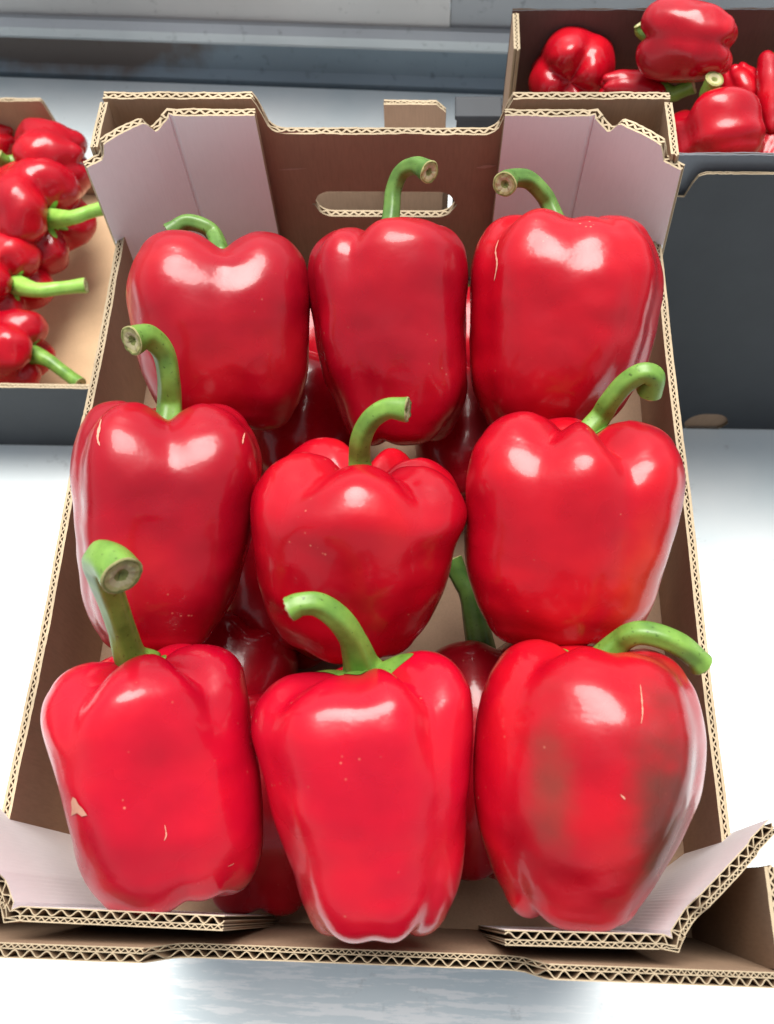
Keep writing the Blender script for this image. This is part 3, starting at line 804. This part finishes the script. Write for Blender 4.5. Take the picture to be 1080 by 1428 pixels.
# ---------------------------------------------------------------- right crate with loose peppers
rc = empty('grey_crate', (.33, .43, TZ), 'tall dark grey crate right of the open box, red peppers heaped above its front', 'crate')
RY0, RY1, RX0, RX1 = .420, .575, .076, .62
def rz(px, py): return float(at_y(px, py, RY0)[2])
za, zb_, zi = rz(1040, 243), rz(945, 275), rz(1000, 226)
xs = float(at_y(964, 258, RY0)[0])
def rfront(s, Lt):
    x = RX0+s
    e = x-xs
    if e < -.001: return zb_
    if e < .001: return zb_+(za-zb_-.006)*(e+.001)/.002
    if e < .008: return za-.006*(1-math.sqrt(1-(1-(e-.001)/.007)**2)) if e > .001 else za
    return za
xq0, xq1 = float(at_y(955, 590, RY0)[0]), float(at_y(1014, 590, RY0)[0])
zq0, zq1 = rz(985, 603), rz(985, 576)
board('end_wall', [(RX0, RY0), (RX1, RY0)], TZ+.001, rfront, rc, (DGREY, KRAFT), layers=THIN, seed=15, slot=(xq0-RX0, xq1-RX0, (zq0+zq1)/2, (zq1-zq0)/2*.9))
board('inner_panel', [(RX0, RY0+.0055), (RX1, RY0+.0055)], TZ+.001, lambda s, Lt: zi, rc, (LIT_GREY, KRAFT), layers=THIN, seed=16, edge=LIT_GREY)
zbk = float(at_y(900, 11, RY1)[2])
box('tab', (xq0-.004, RY0+.0027, zq0-.002), (xq1+.003, RY0+.0050, zq1+.002), KRAFT, rc, .0003)
board('end_wall', [(RX1, RY1), (RX0, RY1)], TZ+.001, lambda s, Lt: zbk, rc, (DGREY, SHADE_IN), layers=THIN, seed=17, edge=DGREY)
def rside(s, Lt):
    return zbk if s < .036 else .02
board('side_wall', [(RX0, RY1-.005), (RX0, RY0+.011)], TZ+.001, rside, rc, (KRAFT, KRAFT), layers=SINGLE, seed=18)
board('side_wall', [(RX1, RY0+.011), (RX1, RY1-.005)], TZ+.001, lambda s, Lt: zbk, rc, (DGREY, KRAFT), layers=SINGLE, seed=19)
box('base', (RX0+.005, RY0+.012, -.035), (RX1-.005, RY1-.005, -.030), KRAFT, rc, .0004)
GR = 'loose peppers heaped in the right crate'
def rpx(Tp, Bp, zt, zb, wpx, label, spx=None, off=.0, **kw):
    T, B = ends(Tp, Bp, zt, zb); d = depth((T+B)/2); dT = depth(T)
    sp = [at_d(x, y, dT-off*(k+1)) for k, (x, y) in enumerate(spx)] if spx else None
    loose(T, B, wpx*d/FPX, label, GR, sp, **kw)
rpx((898, 52), (1024, 62), .075, .085, 116, 'big red pepper perched on top of the heap in the right crate', [(897, 44), (896, 38), (894, 33)], .001, seed=53, deep=.75, nl=4, taper=.82, stem_r=.0042, stem_mt=STEM)
rpx((800, 84), (795, 118), .010, .050, 122, 'broad red pepper by the kraft corner flap at the left end of the right crate', [(802, 82), (804, 80), (806, 79)], -.004, seed=42, taper=.9, stem_r=.004)
rpx((924, 124), (838, 122), .046, .050, 52, 'wrinkled red pepper behind the right post of the open box, in the right crate', [(938, 130), (951, 126), (967, 119)], .004, seed=43, deep=1.2, stem_r=.0048, stem_mt=STEM)
rpx((990, 146), (1010, 240), .058, .044, 138, 'three lobed red pepper behind the grey rim in the right crate, short upright stem', [(988, 134), (991, 121), (997, 110)], .006, seed=57, nl=3, stem_r=.0052, taper=.88, wob=.0016)
rpx((1052, 150), (1024, 92), .036, .046, 66, 'red pepper tucked under the big perched one in the right crate', [(1054, 154), (1056, 158), (1058, 160)], -.004, seed=45, stem_r=.004)
rpx((1086, 80), (1084, 190), .055, .045, 66, 'red pepper at the right picture edge beside the perched one', [(1088, 76), (1090, 70), (1092, 64)], 0, seed=46, stem_r=.004)
rpx((880, 92), (820, 90), .016, .016, 50, 'shadowed red pepper deep against the dark back wall of the right crate', [(886, 92), (892, 92), (896, 93)], -.003, seed=47, stem_r=.004)
rpx((1082, 200), (1060, 232), .034, .034, 54, 'small red pepper low at the rim beside the three lobed one', [(1086, 196), (1090, 192), (1094, 190)], -.002, seed=48, stem_r=.004)

# ---------------------------------------------------------------- pieces of cartons behind the box
kc = empty('kraft_carton', (0, .47, TZ), 'plain kraft carton with an upright flap, just behind the handle slot', 'carton')
KY = .462
kx0, kx1 = float(at_y(536, 160, KY)[0]), float(at_y(622, 160, KY)[0])
kzt = float(at_y(580, 146, KY)[2])
board('flap', [(kx0, KY), (kx1, KY)], -.02, lambda s, Lt: kzt-(0 if s < Lt-.006 else (s-Lt+.006)), kc, (KRAFT, KRAFT), layers=SINGLE, seed=21)
bx0 = float(at_y(440, 285, KY)[0])
box('body', (bx0-.02, KY+.0055, TZ+.001), (kx1+.004, KY+.035, kzt-.050), KRAFT, kc, .001)
dc = empty('dark_carton', (.06, .47, TZ), 'small dark grey carton beside the kraft flap behind the box', 'carton')
dzt = float(at_y(660, 152, KY)[2])
slab('body', [(kx1+.007, KY-.004), (kx1+.052-.020, KY-.004), (kx1+.052-.020, KY+.010), (kx1+.007, KY+.010)], TZ+.001, dzt-.004, DGREY, dc, .001)
box('lid', (kx1+.0055, KY-.006, dzt-.0035), (kx1+.034, KY+.011, dzt), DGREY, dc, .0008)
